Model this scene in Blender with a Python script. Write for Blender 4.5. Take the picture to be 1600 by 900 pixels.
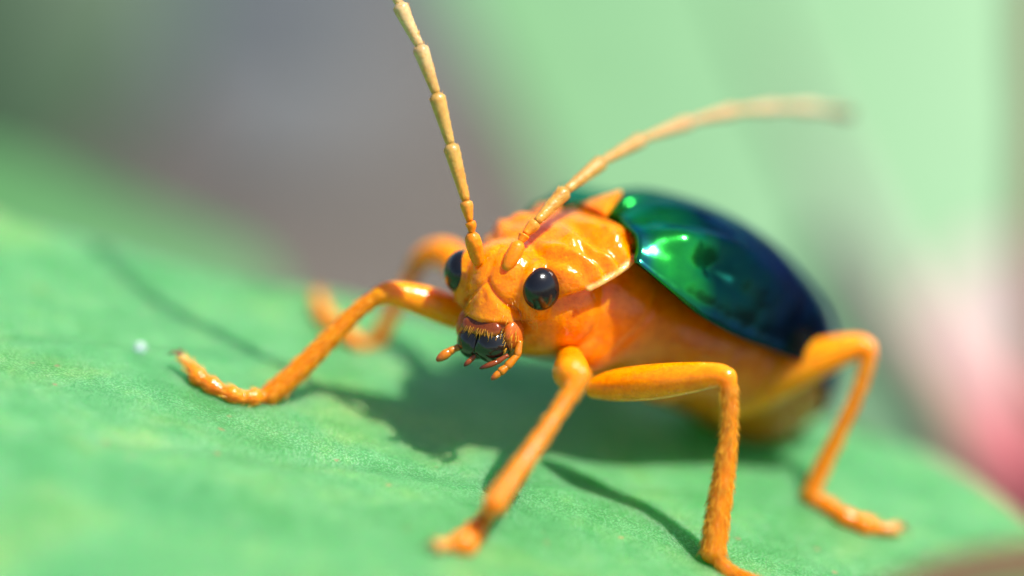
# Macro photograph of an orange leaf beetle with metallic green wing cases on a green leaf.
# 1 Blender unit = 1 millimetre.
import bpy, bmesh, math, random
import numpy as np
from mathutils import Matrix, Vector

for o in list(bpy.data.objects):
    bpy.data.objects.remove(o, do_unlink=True)
scn = bpy.context.scene
scn.unit_settings.system = 'METRIC'
scn.unit_settings.scale_length = 0.001
rng = np.random.default_rng(7)
random.seed(7)

# ------------------------------------------------------------------ camera
D = 120.0                       # lens to the plane in focus
PITCH = math.radians(25.0)      # looking down
cam_d = bpy.data.cameras.new('camera')
cam = bpy.data.objects.new('camera', cam_d)
scn.collection.objects.link(cam)
scn.camera = cam
cam_d.sensor_width = 36.0
cam_d.lens = 36.0 * D / 16.0
cam_d.clip_start = 1.0
cam_d.clip_end = 5000.0
RIGHT = np.array([1.0, 0, 0])
UP = np.array([0, math.sin(PITCH), math.cos(PITCH)])
BACK = np.array([0, -math.cos(PITCH), math.sin(PITCH)])
M3 = np.stack([RIGHT, UP, BACK], axis=1)     # axes of the set: x right, y up, z to the viewer
cam.matrix_world = Matrix(((*M3[0], D * BACK[0]), (*M3[1], D * BACK[1]), (*M3[2], D * BACK[2]), (0, 0, 0, 1)))
cam_d.dof.use_dof = True
cam_d.dof.focus_distance = D + 0.02
cam_d.dof.aperture_fstop = cam_d.lens * 1e-3 / (2 * 6.2)
cam_d.dof.aperture_blades = 0

# ------------------------------------------------------------------ sky, sun, exposure
SUN_C = np.array([0.46, 0.76, 0.44]); SUN_C /= np.linalg.norm(SUN_C)
SUN_W = M3 @ SUN_C
elev = math.asin(SUN_W[2]); azim = math.atan2(SUN_W[0], SUN_W[1])
world = bpy.data.worlds.new('World'); scn.world = world; world.use_nodes = True
wn = world.node_tree
sky = wn.nodes.new('ShaderNodeTexSky'); sky.sky_type = 'NISHITA'; sky.sun_disc = False
sky.sun_elevation = elev; sky.sun_rotation = azim
bg = wn.nodes['Background']; bg.inputs['Strength'].default_value = 0.08
wn.links.new(sky.outputs[0], bg.inputs['Color'])
sl = bpy.data.lights.new('sun', 'SUN'); sl.energy = 4.6; sl.angle = math.radians(1.0); sl.color = (1.0, 0.965, 0.91)
sun = bpy.data.objects.new('sun', sl); scn.collection.objects.link(sun)
sun.rotation_euler = Vector(tuple(SUN_W)).to_track_quat('Z', 'Y').to_euler()
sun.location = tuple(SUN_W * 300)
scn.view_settings.view_transform = 'Standard'
scn.view_settings.look = 'None'
scn.view_settings.gamma = 1.0
scn.view_settings.exposure = 0.84
scn.cycles.use_denoising = True
scn.cycles.max_bounces = 10
scn.cycles.sample_clamp_indirect = 6.0

# ------------------------------------------------------------------ helpers
def W(p):                        # set axes -> world
    return np.asarray(p, float) @ M3.T

def at(px, py, z):               # a point seen at photograph pixel (px, py), z mm before (+) or behind (-) the focus plane
    k = (D - z) / D
    return np.array([(px - 800) / 100.0 * k, (450 - py) / 100.0 * k, z])

def unit(v):
    v = np.asarray(v, float); return v / np.linalg.norm(v)

def link(name, verts, faces, mat, parent=None, smooth=True, loc=None):
    verts = np.asarray(verts, float)
    off = np.zeros(3)
    if parent is not None:
        off = np.array(parent.get('_w', (0, 0, 0)))
    if loc is None and parent is None:
        loc = verts.mean(axis=0)
    if parent is None:
        base = np.asarray(loc, float)
    else:
        base = off
    me = bpy.data.meshes.new(name)
    me.from_pydata((verts - base).tolist(), [], faces.tolist() if hasattr(faces, 'tolist') else faces)
    if smooth:
        me.polygons.foreach_set('use_smooth', np.ones(len(me.polygons), bool))
    me.materials.append(mat)
    o = bpy.data.objects.new(name, me)
    scn.collection.objects.link(o)
    if parent is None:
        o.location = tuple(base)
    else:
        o.parent = parent
    o['_w'] = tuple(base)
    return o

def pigment(o, cols):
    at_ = o.data.color_attributes.new('pigment', 'FLOAT_COLOR', 'POINT')
    c = np.ones((len(cols), 4), np.float32); c[:, :3] = cols
    at_.data.foreach_set('color', c.ravel())

def tag(o, label, cat, group=None, kind=None):
    if label: o['label'] = label
    if cat: o['category'] = cat
    if group: o['group'] = group
    if kind: o['kind'] = kind
    return o

def smin(a, b, k):
    h = np.clip(0.5 + 0.5 * (b - a) / k, 0, 1)
    return b + (a - b) * h - k * h * (1 - h)

def smax(a, b, k):
    return -smin(-a, -b, k)

def ell(p, c, r, R=None):
    q = p - np.asarray(c)
    if R is not None: q = q @ R
    r = np.asarray(r, float)
    k0 = np.sqrt(((q / r) ** 2).sum(-1)); k1 = np.sqrt(((q / r ** 2) ** 2).sum(-1)) + 1e-9
    return k0 * (k0 - 1) / k1

def sup(p, c, r, n, R=None):
    q = p - np.asarray(c)
    if R is not None: q = q @ R
    r = np.asarray(r, float)
    return (((np.abs(q / r) ** n).sum(-1)) ** (1 / n) - 1) * r.min()

def cone(p, a, b, ra, rb):
    a = np.asarray(a, float); b = np.asarray(b, float)
    ba = b - a
    t = np.clip(((p - a) @ ba) / (ba @ ba), 0, 1)
    return np.linalg.norm(p - a - t[..., None] * ba, axis=-1) - (ra + (rb - ra) * t)

def chain(p, pts, k=0.0):
    d = None
    for (a, ra), (b, rb) in zip(pts[:-1], pts[1:]):
        e = cone(p, a, b, ra, rb)
        d = e if d is None else (smin(d, e, k) if k > 0 else np.minimum(d, e))
    return d

def roty(deg):                  # columns are the local axes; tilts the nose (x) down for positive angles
    t = math.radians(deg); c, s = math.cos(t), math.sin(t)
    return np.array([[c, 0, s], [0, 1, 0], [-s, 0, c]])

def surface_net(f, lo, hi, h, refine=3):
    lo = np.asarray(lo, float); hi = np.asarray(hi, float)
    n = np.ceil((hi - lo) / h).astype(int) + 1
    ax = [lo[i] + h * np.arange(n[i]) for i in range(3)]
    ci = [np.arange(0, n[i] + 3, 4) for i in range(3)]            # coarse pass, then only the shell near the surface
    CX = np.stack(np.meshgrid(*[lo[i] + h * ci[i] for i in range(3)], indexing='ij'), -1)
    cg = f(CX)
    near = [np.minimum((np.arange(n[i]) + 2) // 4, len(ci[i]) - 1) for i in range(3)]
    g = cg[np.ix_(*near)].astype(np.float32)
    pts = np.argwhere(np.abs(g) < 5.5 * h)
    for i0 in range(0, len(pts), 400000):
        q = pts[i0:i0 + 400000]
        g[tuple(q.T)] = f(lo + q * h)
    s = g < 0
    c = s[:-1, :-1, :-1].astype(np.int8)
    tot = np.zeros_like(c, dtype=np.int8)
    for i in (0, 1):
        for j in (0, 1):
            for k in (0, 1):
                tot = tot + s[i:n[0] - 1 + i, j:n[1] - 1 + j, k:n[2] - 1 + k]
    act = (tot > 0) & (tot < 8)
    idx = -np.ones(act.shape, int)
    cells = np.argwhere(act)
    idx[act] = np.arange(len(cells))
    v = lo + (cells + 0.5) * h
    faces = []
    for a in range(3):
        b, d = (a + 1) % 3, (a + 2) % 3
        sl0 = [slice(None)] * 3; sl1 = [slice(None)] * 3
        sl0[a] = slice(0, -1); sl1[a] = slice(1, None)
        s0 = s[tuple(sl0)]; s1 = s[tuple(sl1)]
        cr = np.argwhere(s0 != s1)
        ok = (cr[:, b] > 0) & (cr[:, d] > 0) & (cr[:, b] < n[b] - 1) & (cr[:, d] < n[d] - 1)
        cr = cr[ok]
        flip = s0[tuple(cr.T)]
        def cid(db, dd):
            q = cr.copy(); q[:, b] += db; q[:, d] += dd
            return idx[tuple(q.T)]
        quad = np.stack([cid(-1, -1), cid(0, -1), cid(0, 0), cid(-1, 0)], 1)
        quad[~flip] = quad[~flip][:, ::-1]
        faces.append(quad)
    faces = np.concatenate(faces)
    e = h * 0.25
    def project(v):
        d0 = f(v)
        gr = np.stack([f(v + np.eye(3)[i] * e) - f(v - np.eye(3)[i] * e) for i in range(3)], -1) / (2 * e)
        g2 = (gr ** 2).sum(-1) + 1e-6
        st = gr * (d0 / g2)[:, None]
        ln = np.linalg.norm(st, axis=1, keepdims=True)
        return v - st * np.minimum(1, h / np.maximum(ln, 1e-9))
    # relax a little, then project
    for it in range(refine):
        if it < 2:
            acc = np.zeros_like(v); cnt = np.zeros(len(v))
            for k in range(4):
                np.add.at(acc, faces[:, k], v[faces[:, (k + 1) % 4]]); np.add.at(cnt, faces[:, k], 1)
                np.add.at(acc, faces[:, k], v[faces[:, (k - 1) % 4]]); np.add.at(cnt, faces[:, k], 1)
            v = 0.5 * v + 0.5 * acc / np.maximum(cnt, 1)[:, None]
        v = project(v)
    return v, faces

def catmull(pts, n):
    pts = [np.asarray(p, float) for p in pts]
    P = [2 * pts[0] - pts[1]] + pts + [2 * pts[-1] - pts[-2]]
    out = []
    for i in range(1, len(P) - 2):
        for k in range(n):
            t = k / n
            out.append(0.5 * ((2 * P[i]) + (-P[i - 1] + P[i + 1]) * t + (2 * P[i - 1] - 5 * P[i] + 4 * P[i + 1] - P[i + 2]) * t * t
                              + (-P[i - 1] + 3 * P[i] - 3 * P[i + 1] + P[i + 2]) * t ** 3))
    out.append(pts[-1])
    return np.array(out)

def closed_spline(pts, n):
    pts = np.asarray(pts, float); m = len(pts); out = []
    for i in range(m):
        a, b, c, d = pts[i - 1], pts[i], pts[(i + 1) % m], pts[(i + 2) % m]
        for k in range(n):
            t = k / n
            out.append(0.5 * (2 * b + (c - a) * t + (2 * a - 5 * b + 4 * c - d) * t * t + (3 * b - a - 3 * c + d) * t ** 3))
    return np.array(out)

def sweep(path, radii, sides=14, flat=None):
    """tube along a path with round ends"""
    path = np.asarray(path, float); n = len(path)
    tang = np.gradient(path, axis=0); tang /= np.linalg.norm(tang, axis=1, keepdims=True)
    ref = np.array([0.3, 0.2, 1.0]); u = unit(np.cross(ref, tang[0]))
    vs = []; fs = []
    ang = np.linspace(0, 2 * math.pi, sides, endpoint=False)
    for i in range(n):
        u = unit(u - tang[i] * (u @ tang[i])); w = np.cross(tang[i], u)
        vs.append(path[i] + radii[i] * (np.cos(ang)[:, None] * u + np.sin(ang)[:, None] * w))
    vs = np.concatenate(vs)
    for i in range(n - 1):
        for k in range(sides):
            k2 = (k + 1) % sides
            fs.append([i * sides + k, i * sides + k2, (i + 1) * sides + k2, (i + 1) * sides + k])
    fs.append(list(range(sides))[::-1]); fs.append(list(range((n - 1) * sides, n * sides)))
    return vs, fs

def bristles(bases, dirs, lengths, rad, bend=None):
    """thin curved three-sided hairs; one mesh"""
    vs = []; fs = []
    for b, d, l in zip(bases, dirs, lengths):
        d = unit(d)
        a = unit(np.cross(d, [0.31, 0.77, 0.55])); c = np.cross(d, a)
        k = len(vs)
        bd = np.zeros(3) if bend is None else np.asarray(bend) * l
        for t, r in ((0, 1.0), (0.55, 0.75)):
            ctr = b + d * l * t + bd * t * t
            for q in range(3):
                th = q * 2.0944
                vs.append(ctr + rad * r * (math.cos(th) * a + math.sin(th) * c))
        vs.append(b + d * l + bd)
        for q in range(3):
            q2 = (q + 1) % 3
            fs.append([k + q, k + q2, k + 3 + q2, k + 3 + q]); fs.append([k + 3 + q, k + 3 + q2, k + 6])
    return np.array(vs), fs

# ------------------------------------------------------------------ materials
def mat(name):
    m = bpy.data.materials.new(name); m.use_nodes = True
    nt = m.node_tree
    return m, nt, nt.nodes['Principled BSDF'], nt.nodes['Material Output']

def node(nt, t, **kw):
    n = nt.nodes.new(t)
    for k, v in kw.items(): setattr(n, k, v)
    return n

def noise(nt, scale, detail=3.0, rough=0.5, vec=None):
    n = node(nt, 'ShaderNodeTexNoise'); n.inputs['Scale'].default_value = scale
    n.inputs['Detail'].default_value = detail; n.inputs['Roughness'].default_value = rough
    if vec: nt.links.new(vec, n.inputs['Vector'])
    return n

def ramp(nt, fac, stops):
    r = node(nt, 'ShaderNodeValToRGB'); els = r.color_ramp.elements
    els[0].position, els[0].color = stops[0][0], (*stops[0][1], 1)
    els[1].position, els[1].color = stops[-1][0], (*stops[-1][1], 1)
    for p, c in stops[1:-1]:
        e = els.new(p); e.color = (*c, 1)
    nt.links.new(fac, r.inputs[0])
    return r

def mixc(nt, fac, a, b, mode='MIX'):
    m = node(nt, 'ShaderNodeMix', data_type='RGBA', blend_type=mode)
    if isinstance(fac, (int, float)): m.inputs[0].default_value = fac
    else: nt.links.new(fac, m.inputs[0])
    for s, v in ((m.inputs[6], a), (m.inputs[7], b)):
        if isinstance(v, tuple): s.default_value = (*v, 1)
        else: nt.links.new(v, s)
    return m.outputs[2]

def bump(nt, height, strength, dist, normal=None):
    b = node(nt, 'ShaderNodeBump'); b.inputs['Strength'].default_value = strength; b.inputs['Distance'].default_value = dist
    nt.links.new(height, b.inputs['Height'])
    if normal: nt.links.new(normal, b.inputs['Normal'])
    return b.outputs[0]

def cuticle(name, base=None, rough=0.28, sss=0.2, radius=(0.12, 0.04, 0.008), coat=0.15, bump_s=0.25, fine=60.0, pits=0.0):
    m, nt, P, out = mat(name)
    g = node(nt, 'ShaderNodeNewGeometry')
    if base is None:
        a = node(nt, 'ShaderNodeAttribute', attribute_name='pigment'); col = a.outputs['Color']
    else:
        rgb = node(nt, 'ShaderNodeRGB'); rgb.outputs[0].default_value = (*base, 1); col = rgb.outputs[0]
    n1 = noise(nt, 5.0, 4, 0.6, g.outputs['Position'])
    r = ramp(nt, n1.outputs['Fac'], [(0.3, (0.78, 0.66, 0.5)), (0.55, (1, 1, 1)), (0.75, (1.0, 1.08, 1.0))])
    col = mixc(nt, 0.8, col, r.outputs[0], 'MULTIPLY')
    n6 = noise(nt, 17.0, 4, 0.65, g.outputs['Position'])
    r6 = ramp(nt, n6.outputs['Fac'], [(0.32, (0.72, 0.48, 0.4)), (0.5, (0.98, 0.95, 0.9)), (0.70, (1.05, 1.25, 1.2))])
    col = mixc(nt, 0.42, col, r6.outputs[0], 'MULTIPLY')
    nt.links.new(col, P.inputs['Base Color'])
    P.inputs['Subsurface Weight'].default_value = sss; P.inputs['Specular IOR Level'].default_value = 0.32
    P.inputs['Subsurface Radius'].default_value = radius
    P.inputs['Subsurface Scale'].default_value = 1.0
    P.inputs['Coat Weight'].default_value = coat; P.inputs['Coat Roughness'].default_value = 0.12
    n2 = noise(nt, fine, 2, 0.5, g.outputs['Position'])
    n3 = noise(nt, fine * 0.18, 3, 0.5, g.outputs['Position'])
    rr = node(nt, 'ShaderNodeMapRange'); rr.inputs[3].default_value = rough * 0.75; rr.inputs[4].default_value = rough * 1.35
    nt.links.new(n3.outputs['Fac'], rr.inputs[0]); nt.links.new(rr.outputs[0], P.inputs['Roughness'])
    b1 = bump(nt, n3.outputs['Fac'], bump_s, 0.03)
    b2 = bump(nt, n2.outputs['Fac'], bump_s * 0.4, 0.004, b1)
    if pits > 0:
        vp = node(nt, 'ShaderNodeTexVoronoi'); vp.inputs['Scale'].default_value = 7.5
        nt.links.new(g.outputs['Position'], vp.inputs['Vector'])
        mr = node(nt, 'ShaderNodeMapRange', interpolation_type='SMOOTHSTEP'); mr.inputs[1].default_value = 0.04; mr.inputs[2].default_value = 0.24
        nt.links.new(vp.outputs['Distance'], mr.inputs[0])
        b2 = bump(nt, mr.outputs[0], pits, 0.02, b2)
    nt.links.new(b2, P.inputs['Normal'])
    nt.links.new(b2, P.inputs['Coat Normal'])
    return m

M_BODY = cuticle('orange_cuticle', None, 0.13, 0.7, radius=(0.45, 0.13, 0.006), coat=0.2, bump_s=0.5, pits=0.35)
M_LEG = cuticle('amber_leg_cuticle', None, 0.24, 0.8, radius=(0.35, 0.11, 0.006), coat=0.15, bump_s=0.35)
M_ANT = cuticle('antenna_cuticle', None, 0.32, 0.4, radius=(0.10, 0.05, 0.015), coat=0.1, bump_s=0.4, fine=90)
M_MOUTH = cuticle('mouthpart_cuticle', None, 0.25, 0.25, radius=(0.12, 0.05, 0.02), coat=0.4, bump_s=0.4)
M_BLACK = cuticle('black_mandible', (0.010, 0.009, 0.008), 0.12, 0.0, coat=0.6, bump_s=0.12)

def make_eye_mat():
    m, nt, P, out = mat('black_compound_eye')
    g = node(nt, 'ShaderNodeNewGeometry')
    v = node(nt, 'ShaderNodeTexVoronoi'); v.inputs['Scale'].default_value = 34
    nt.links.new(g.outputs['Position'], v.inputs['Vector'])
    P.inputs['Base Color'].default_value = (0.006, 0.005, 0.006, 1)
    P.inputs['Roughness'].default_value = 0.15
    P.inputs['Coat Weight'].default_value = 0.2; P.inputs['Coat Roughness'].default_value = 0.12
    b = bump(nt, v.outputs['Distance'], 0.10, 0.02)
    nt.links.new(b, P.inputs['Normal'])
    return m
M_EYE = make_eye_mat()

def make_elytra_mat():
    m, nt, P, out = mat('metallic_green_blue_elytra')
    a = node(nt, 'ShaderNodeAttribute', attribute_name='pigment')
    g = node(nt, 'ShaderNodeNewGeometry')
    n1 = noise(nt, 1.3, 4, 0.6, g.outputs['Position'])
    r = ramp(nt, n1.outputs['Fac'], [(0.3, (0.55, 0.7, 1.1)), (0.7, (1.25, 1.2, 0.8))])
    col = mixc(nt, 0.7, a.outputs['Color'], r.outputs[0], 'MULTIPLY')
    nt.links.new(col, P.inputs['Base Color'])
    P.inputs['Metallic'].default_value = 1.0
    P.inputs['Specular Tint'].default_value = (0.25, 0.5, 0.9, 1)
    n2 = noise(nt, 26, 3, 0.6, g.outputs['Position'])
    rr = node(nt, 'ShaderNodeMapRange'); rr.inputs[3].default_value = 0.17; rr.inputs[4].default_value = 0.27
    nt.links.new(n2.outputs['Fac'], rr.inputs[0]); nt.links.new(rr.outputs[0], P.inputs['Roughness'])
    v = node(nt, 'ShaderNodeTexVoronoi'); v.inputs['Scale'].default_value = 7.0
    nt.links.new(g.outputs['Position'], v.inputs['Vector'])
    n3 = noise(nt, 1.5, 1.5, 0.5, g.outputs['Position'])
    b0 = bump(nt, n3.outputs['Fac'], 0.55, 0.2)
    b1 = bump(nt, v.outputs['Distance'], 0.04, 0.03, b0)
    b2 = bump(nt, n2.outputs['Fac'], 0.05, 0.008, b1)
    nt.links.new(b2, P.inputs['Normal'])
    P.inputs['Coat Weight'].default_value = 0.1; P.inputs['Coat Roughness'].default_value = 0.1
    return m
M_ELY = make_elytra_mat()

def make_hair_mat():
    m, nt, P, out = mat('golden_hair')
    P.inputs['Base Color'].default_value = (0.88, 0.42, 0.03, 1)
    P.inputs['Roughness'].default_value = 0.25
    P.inputs['Subsurface Weight'].default_value = 0.0
    P.inputs['Transmission Weight'].default_value = 0.0
    return m
M_HAIR = make_hair_mat()
M_BRIS = M_HAIR.copy(); M_BRIS.name = 'amber_bristle'; M_BRIS.node_tree.nodes['Principled BSDF'].inputs['Base Color'].default_value = (0.72, 0.30, 0.03, 1)

def leaf_mat(name, c_dark, c_mid, c_light, scale=0.35, rough=0.42, spec=0.5, micro=True, trans=0.3, pigm=False, sss=0.0, veins=0.0):
    m, nt, P, out = mat(name)
    g = node(nt, 'ShaderNodeNewGeometry')
    n1 = noise(nt, scale, 5, 0.6, g.outputs['Position'])
    r = ramp(nt, n1.outputs['Fac'], [(0.28, c_dark), (0.5, c_mid), (0.72, c_light)])
    n2 = noise(nt, scale * 9, 4, 0.6, g.outputs['Position'])
    r2 = ramp(nt, n2.outputs['Fac'], [(0.3, (0.8, 0.86, 0.8)), (0.7, (1.15, 1.08, 1.1))])
    col = mixc(nt, 0.8, r.outputs[0], r2.outputs[0], 'MULTIPLY')
    if pigm:
        a = node(nt, 'ShaderNodeAttribute', attribute_name='pigment')
        col = mixc(nt, 1.0, col, a.outputs['Color'], 'MULTIPLY')
    P.inputs['Roughness'].default_value = rough
    P.inputs['Specular IOR Level'].default_value = spec
    if micro:
        v = node(nt, 'ShaderNodeTexVoronoi'); v.inputs['Scale'].default_value = 24.0
        nt.links.new(g.outputs['Position'], v.inputs['Vector'])
        rv = ramp(nt, v.outputs['Distance'], [(0.05, (1.9, 1.5, 1.8)), (0.55, (0.5, 0.7, 0.5))])
        col = mixc(nt, 0.75, col, rv.outputs[0], 'MULTIPLY')
        # sparse rusty specks
        v2 = node(nt, 'ShaderNodeTexVoronoi'); v2.inputs['Scale'].default_value = 1.5
        nt.links.new(g.outputs['Position'], v2.inputs['Vector'])
        n4 = noise(nt, 16, 3, 0.6, g.outputs['Position'])
        ad = node(nt, 'ShaderNodeMath', operation='ADD'); nt.links.new(v2.outputs['Distance'], ad.inputs[0])
        sc = node(nt, 'ShaderNodeMath', operation='MULTIPLY'); sc.inputs[1].default_value = 0.16
        nt.links.new(n4.outputs['Fac'], sc.inputs[0]); nt.links.new(sc.outputs[0], ad.inputs[1])
        rs = ramp(nt, ad.outputs[0], [(0.13, (1, 1, 1)), (0.17, (0, 0, 0))])
        col = mixc(nt, rs.outputs[0], col, (0.30, 0.26, 0.12))
        inv = node(nt, 'ShaderNodeMath', operation='SUBTRACT'); inv.inputs[0].default_value = 1.0
        nt.links.new(v.outputs['Distance'], inv.inputs[1])
        b = bump(nt, inv.outputs[0], 0.6, 0.03)
        n5 = noise(nt, 2.5, 4, 0.6, g.outputs['Position'])
        b = bump(nt, n5.outputs['Fac'], 0.12, 0.12, b)
        nt.links.new(b, P.inputs['Normal'])
    if sss > 0:
        P.inputs['Subsurface Weight'].default_value = sss
        P.inputs['Subsurface Radius'].default_value = (0.4, 1.8, 0.7); P.inputs['Subsurface Scale'].default_value = 1.0
    if veins > 0:                               # fine net of veins
        nv_ = noise(nt, 0.5, 3, 0.6, g.outputs['Position'])
        av = mixc(nt, 0.35, g.outputs['Position'], nv_.outputs['Color'], 'ADD')
        ve = node(nt, 'ShaderNodeTexVoronoi', feature='DISTANCE_TO_EDGE'); ve.inputs['Scale'].default_value = 0.75
        nt.links.new(av, ve.inputs['Vector'])
        rve = ramp(nt, ve.outputs['Distance'], [(0.0, (1, 1, 1)), (0.05, (0.35, 0.35, 0.35)), (0.12, (0, 0, 0))])
        vm = node(nt, 'ShaderNodeMath', operation='MULTIPLY'); vm.inputs[1].default_value = veins
        nt.links.new(rve.outputs[0], vm.inputs[0])
        col = mixc(nt, vm.outputs[0], col, (0.26, 0.58, 0.20))
        # soft darker mottling
        n7 = noise(nt, 0.9, 4, 0.65, g.outputs['Position'])
        r7 = ramp(nt, n7.outputs['Fac'], [(0.36, (0.62, 0.80, 0.66)), (0.55, (1, 1, 1)), (0.72, (1.4, 1.16, 0.95))])
        col = mixc(nt, 0.8, col, r7.outputs[0], 'MULTIPLY')
    nt.links.new(col, P.inputs['Base Color'])
    if trans > 0:
        tr = node(nt, 'ShaderNodeBsdfTranslucent'); nt.links.new(col, tr.inputs['Color'])
        ms = node(nt, 'ShaderNodeMixShader'); ms.inputs[0].default_value = trans
        nt.links.new(P.outputs[0], ms.inputs[1]); nt.links.new(tr.outputs[0], ms.inputs[2])
        nt.links.new(ms.outputs[0], out.inputs['Surface'])
    return m

# ------------------------------------------------------------------ the ground far below
GZ = -27.0
def make_ground():
    m, nt, P, out = mat('grey_brown_soil')
    g = node(nt, 'ShaderNodeNewGeometry')
    n1 = noise(nt, 0.07, 5, 0.6, g.outputs['Position'])
    r = ramp(nt, n1.outputs['Fac'], [(0.3, (0.06, 0.052, 0.038)), (0.5, (0.135, 0.112, 0.092)), (0.7, (0.17, 0.15, 0.12))])
    n2 = noise(nt, 0.6, 6, 0.7, g.outputs['Position'])
    r2 = ramp(nt, n2.outputs['Fac'], [(0.3, (0.6, 0.6, 0.6)), (0.7, (1.2, 1.2, 1.2))])
    col = mixc(nt, 1.0, r.outputs[0], r2.outputs[0], 'MULTIPLY')
    nt.links.new(col, P.inputs['Base Color']); P.inputs['Roughness'].default_value = 0.95
    nt.links.new(bump(nt, n2.outputs['Fac'], 0.8, 2.0), P.inputs['Normal'])
    n = 90
    xs = np.concatenate([np.linspace(-3000, -320, 10), np.linspace(-300, 300, n), np.linspace(320, 3000, 10)])
    X, Y = np.meshgrid(xs, xs + 120, indexing='ij')
    Zr = 1.6 * np.sin(X * .05 + 1) * np.cos(Y * .043) + 1.2 * np.sin(X * .11 + Y * .07) + rng.normal(0, .5, X.shape)
    Z = GZ + 0.5 * Zr
    k = len(xs)
    vs = np.stack([X, Y, Z], -1).reshape(-1, 3)
    i, j = np.meshgrid(np.arange(k - 1), np.arange(k - 1), indexing='ij')
    a = (i * k + j).ravel()
    fs = np.stack([a, a + k, a + k + 1, a + 1], 1)
    o = link('ground', vs, fs, m, loc=(0, 0, GZ))
    tag(o, None, None, kind='structure')
make_ground()

def stone(name, c_w, r, col, label, seed):
    m, nt, P, out = mat(name + '_surface')
    g = node(nt, 'ShaderNodeNewGeometry')
    n1 = noise(nt, 0.12, 6, 0.65, g.outputs['Position'])
    rr = ramp(nt, n1.outputs['Fac'], [(0.3, tuple(c * .6 for c in col)), (0.7, tuple(c * 1.25 for c in col))])
    nt.links.new(rr.outputs[0], P.inputs['Base Color']); P.inputs['Roughness'].default_value = 0.85
    nt.links.new(bump(nt, n1.outputs['Fac'], 0.7, 1.0), P.inputs['Normal'])
    bm = bmesh.new(); bmesh.ops.create_icosphere(bm, subdivisions=4, radius=1.0)
    q = np.random.default_rng(seed)
    dirs = q.normal(size=(14, 3)); dirs /= np.linalg.norm(dirs, axis=1, keepdims=True)
    vs = np.array([v.co for v in bm.verts]); fs = [[v.index for v in f.verts] for f in bm.faces]; bm.free()
    off = 0.72 + q.random(14) * 0.25
    for d, t in zip(dirs, off):                 # worn flat facets
        s = vs @ d; over = np.maximum(0, s - t); vs = vs - over[:, None] * d * 0.85
    vs = vs * np.asarray(r) + np.asarray(c_w)
    o = link(name, vs, fs, m, loc=(c_w[0], c_w[1], c_w[2] - r[2]))
    return tag(o, label, 'stone')

def on_ground(px, py):
    d = W(at(px, py, 0.0)) - np.array(cam.location); o = np.array(cam.location)
    return o + d * ((GZ - o[2]) / d[2])
p = on_ground(430, 215)
stone('stone', p + [0, 2.5, 1.0], (3.4, 3.2, 2.6), (0.19, 0.22, 0.235), 'rounded blue-grey stone lying on the bare soil far behind the beetle', 3)
p = on_ground(300, -40)
stone('dark_stone', p + [0, 5.0, 1.5], (6.5, 4.2, 4.0), (0.016, 0.028, 0.045), 'dark slate-blue stone on the soil beyond the blue-grey stone', 5)

# ------------------------------------------------------------------ the leaf under the beetle
LC, LX, LZ = -3.284, -0.27, -0.459
def leaf_y(x, z):
    x = np.asarray(x, float); z = np.asarray(z, float)
    y = LC + LX * x + LZ * z
    y = y + 0.05 * np.sin(0.9 * x + 0.7 * z + 0.5) + 0.03 * np.sin(1.9 * x - 1.3 * z)
    w = (0.35 * x + 0.94 * z + 0.6) / 3.1; w = (w - np.round(w)) * 3.1
    y = y - 0.05 * np.exp(-(w / 0.22) ** 2)                                   # side veins lie in shallow furrows
    e = np.maximum(0, -z - 4.2); y = y - 0.10 * e ** 2                        # far margin curls under
    e = np.maximum(0, x - 4.6); y = y - 0.02 * e ** 2
    e = np.maximum(0, -x - 12); y = y - 0.004 * e ** 2
    e = np.maximum(0, z - 8); y = y - 0.01 * e ** 2
    return y

def on_leaf(px, py):
    z = 0.0
    for _ in range(40):
        # move along the pixel's ray until it meets the leaf
        p = at(px, py, z)
        z += 0.6 * (leaf_y(p[0], z) - p[1]) / 0.459
        z = max(-7.0, min(12.0, z))
    return at(px, py, z)

def disc_leaf(outline2d, centre, rings, height, thick, axes, name, m, label, cat='leaf', pig=None, kind=None):
    """solid blade: outline in two set axes, height(x, z) gives the third"""
    ol = np.asarray(outline2d); n = len(ol)
    t = np.linspace(0, 1, rings + 1)[1:]
    P2 = np.concatenate([[centre]] + [np.asarray(centre) + (ol - centre) * k for k in t])
    h = height(P2[:, 0], P2[:, 1])
    rim = np.zeros(len(P2)); rim[-n:] = 1
    def put(hh):
        q = np.zeros((len(P2), 3)); q[:, axes[0]] = P2[:, 0]; q[:, axes[1]] = P2[:, 1]; q[:, axes[2]] = hh; return q
    top = put(h); bot = put(h - thick * (1 - 0.5 * rim))
    k = len(P2); fs = []
    nx = (np.arange(n) + 1) % n
    for q in range(n):
        fs.append([0, 1 + q, 1 + nx[q]])
    for r in range(rings - 1):
        a = 1 + r * n; b = a + n
        for q in range(n):
            fs.append([a + q, b + q, b + nx[q], a + nx[q]])
    fl = [[k + i for i in f[::-1]] for f in fs]
    a = 1 + (rings - 1) * n
    side = [[a + q, k + a + q, k + a + nx[q], a + nx[q]] for q in range(n)]
    vs = W(np.concatenate([top, bot]))
    o = link(name, vs, fs + fl + side, m)
    if pig is not None:
        c = pig(P2); pigment(o, np.concatenate([c, c]))
    bm = bmesh.new(); bm.from_mesh(o.data); bmesh.ops.recalc_face_normals(bm, faces=bm.faces); bm.to_mesh(o.data); bm.free()
    return tag(o, label, cat, kind=kind)

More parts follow.
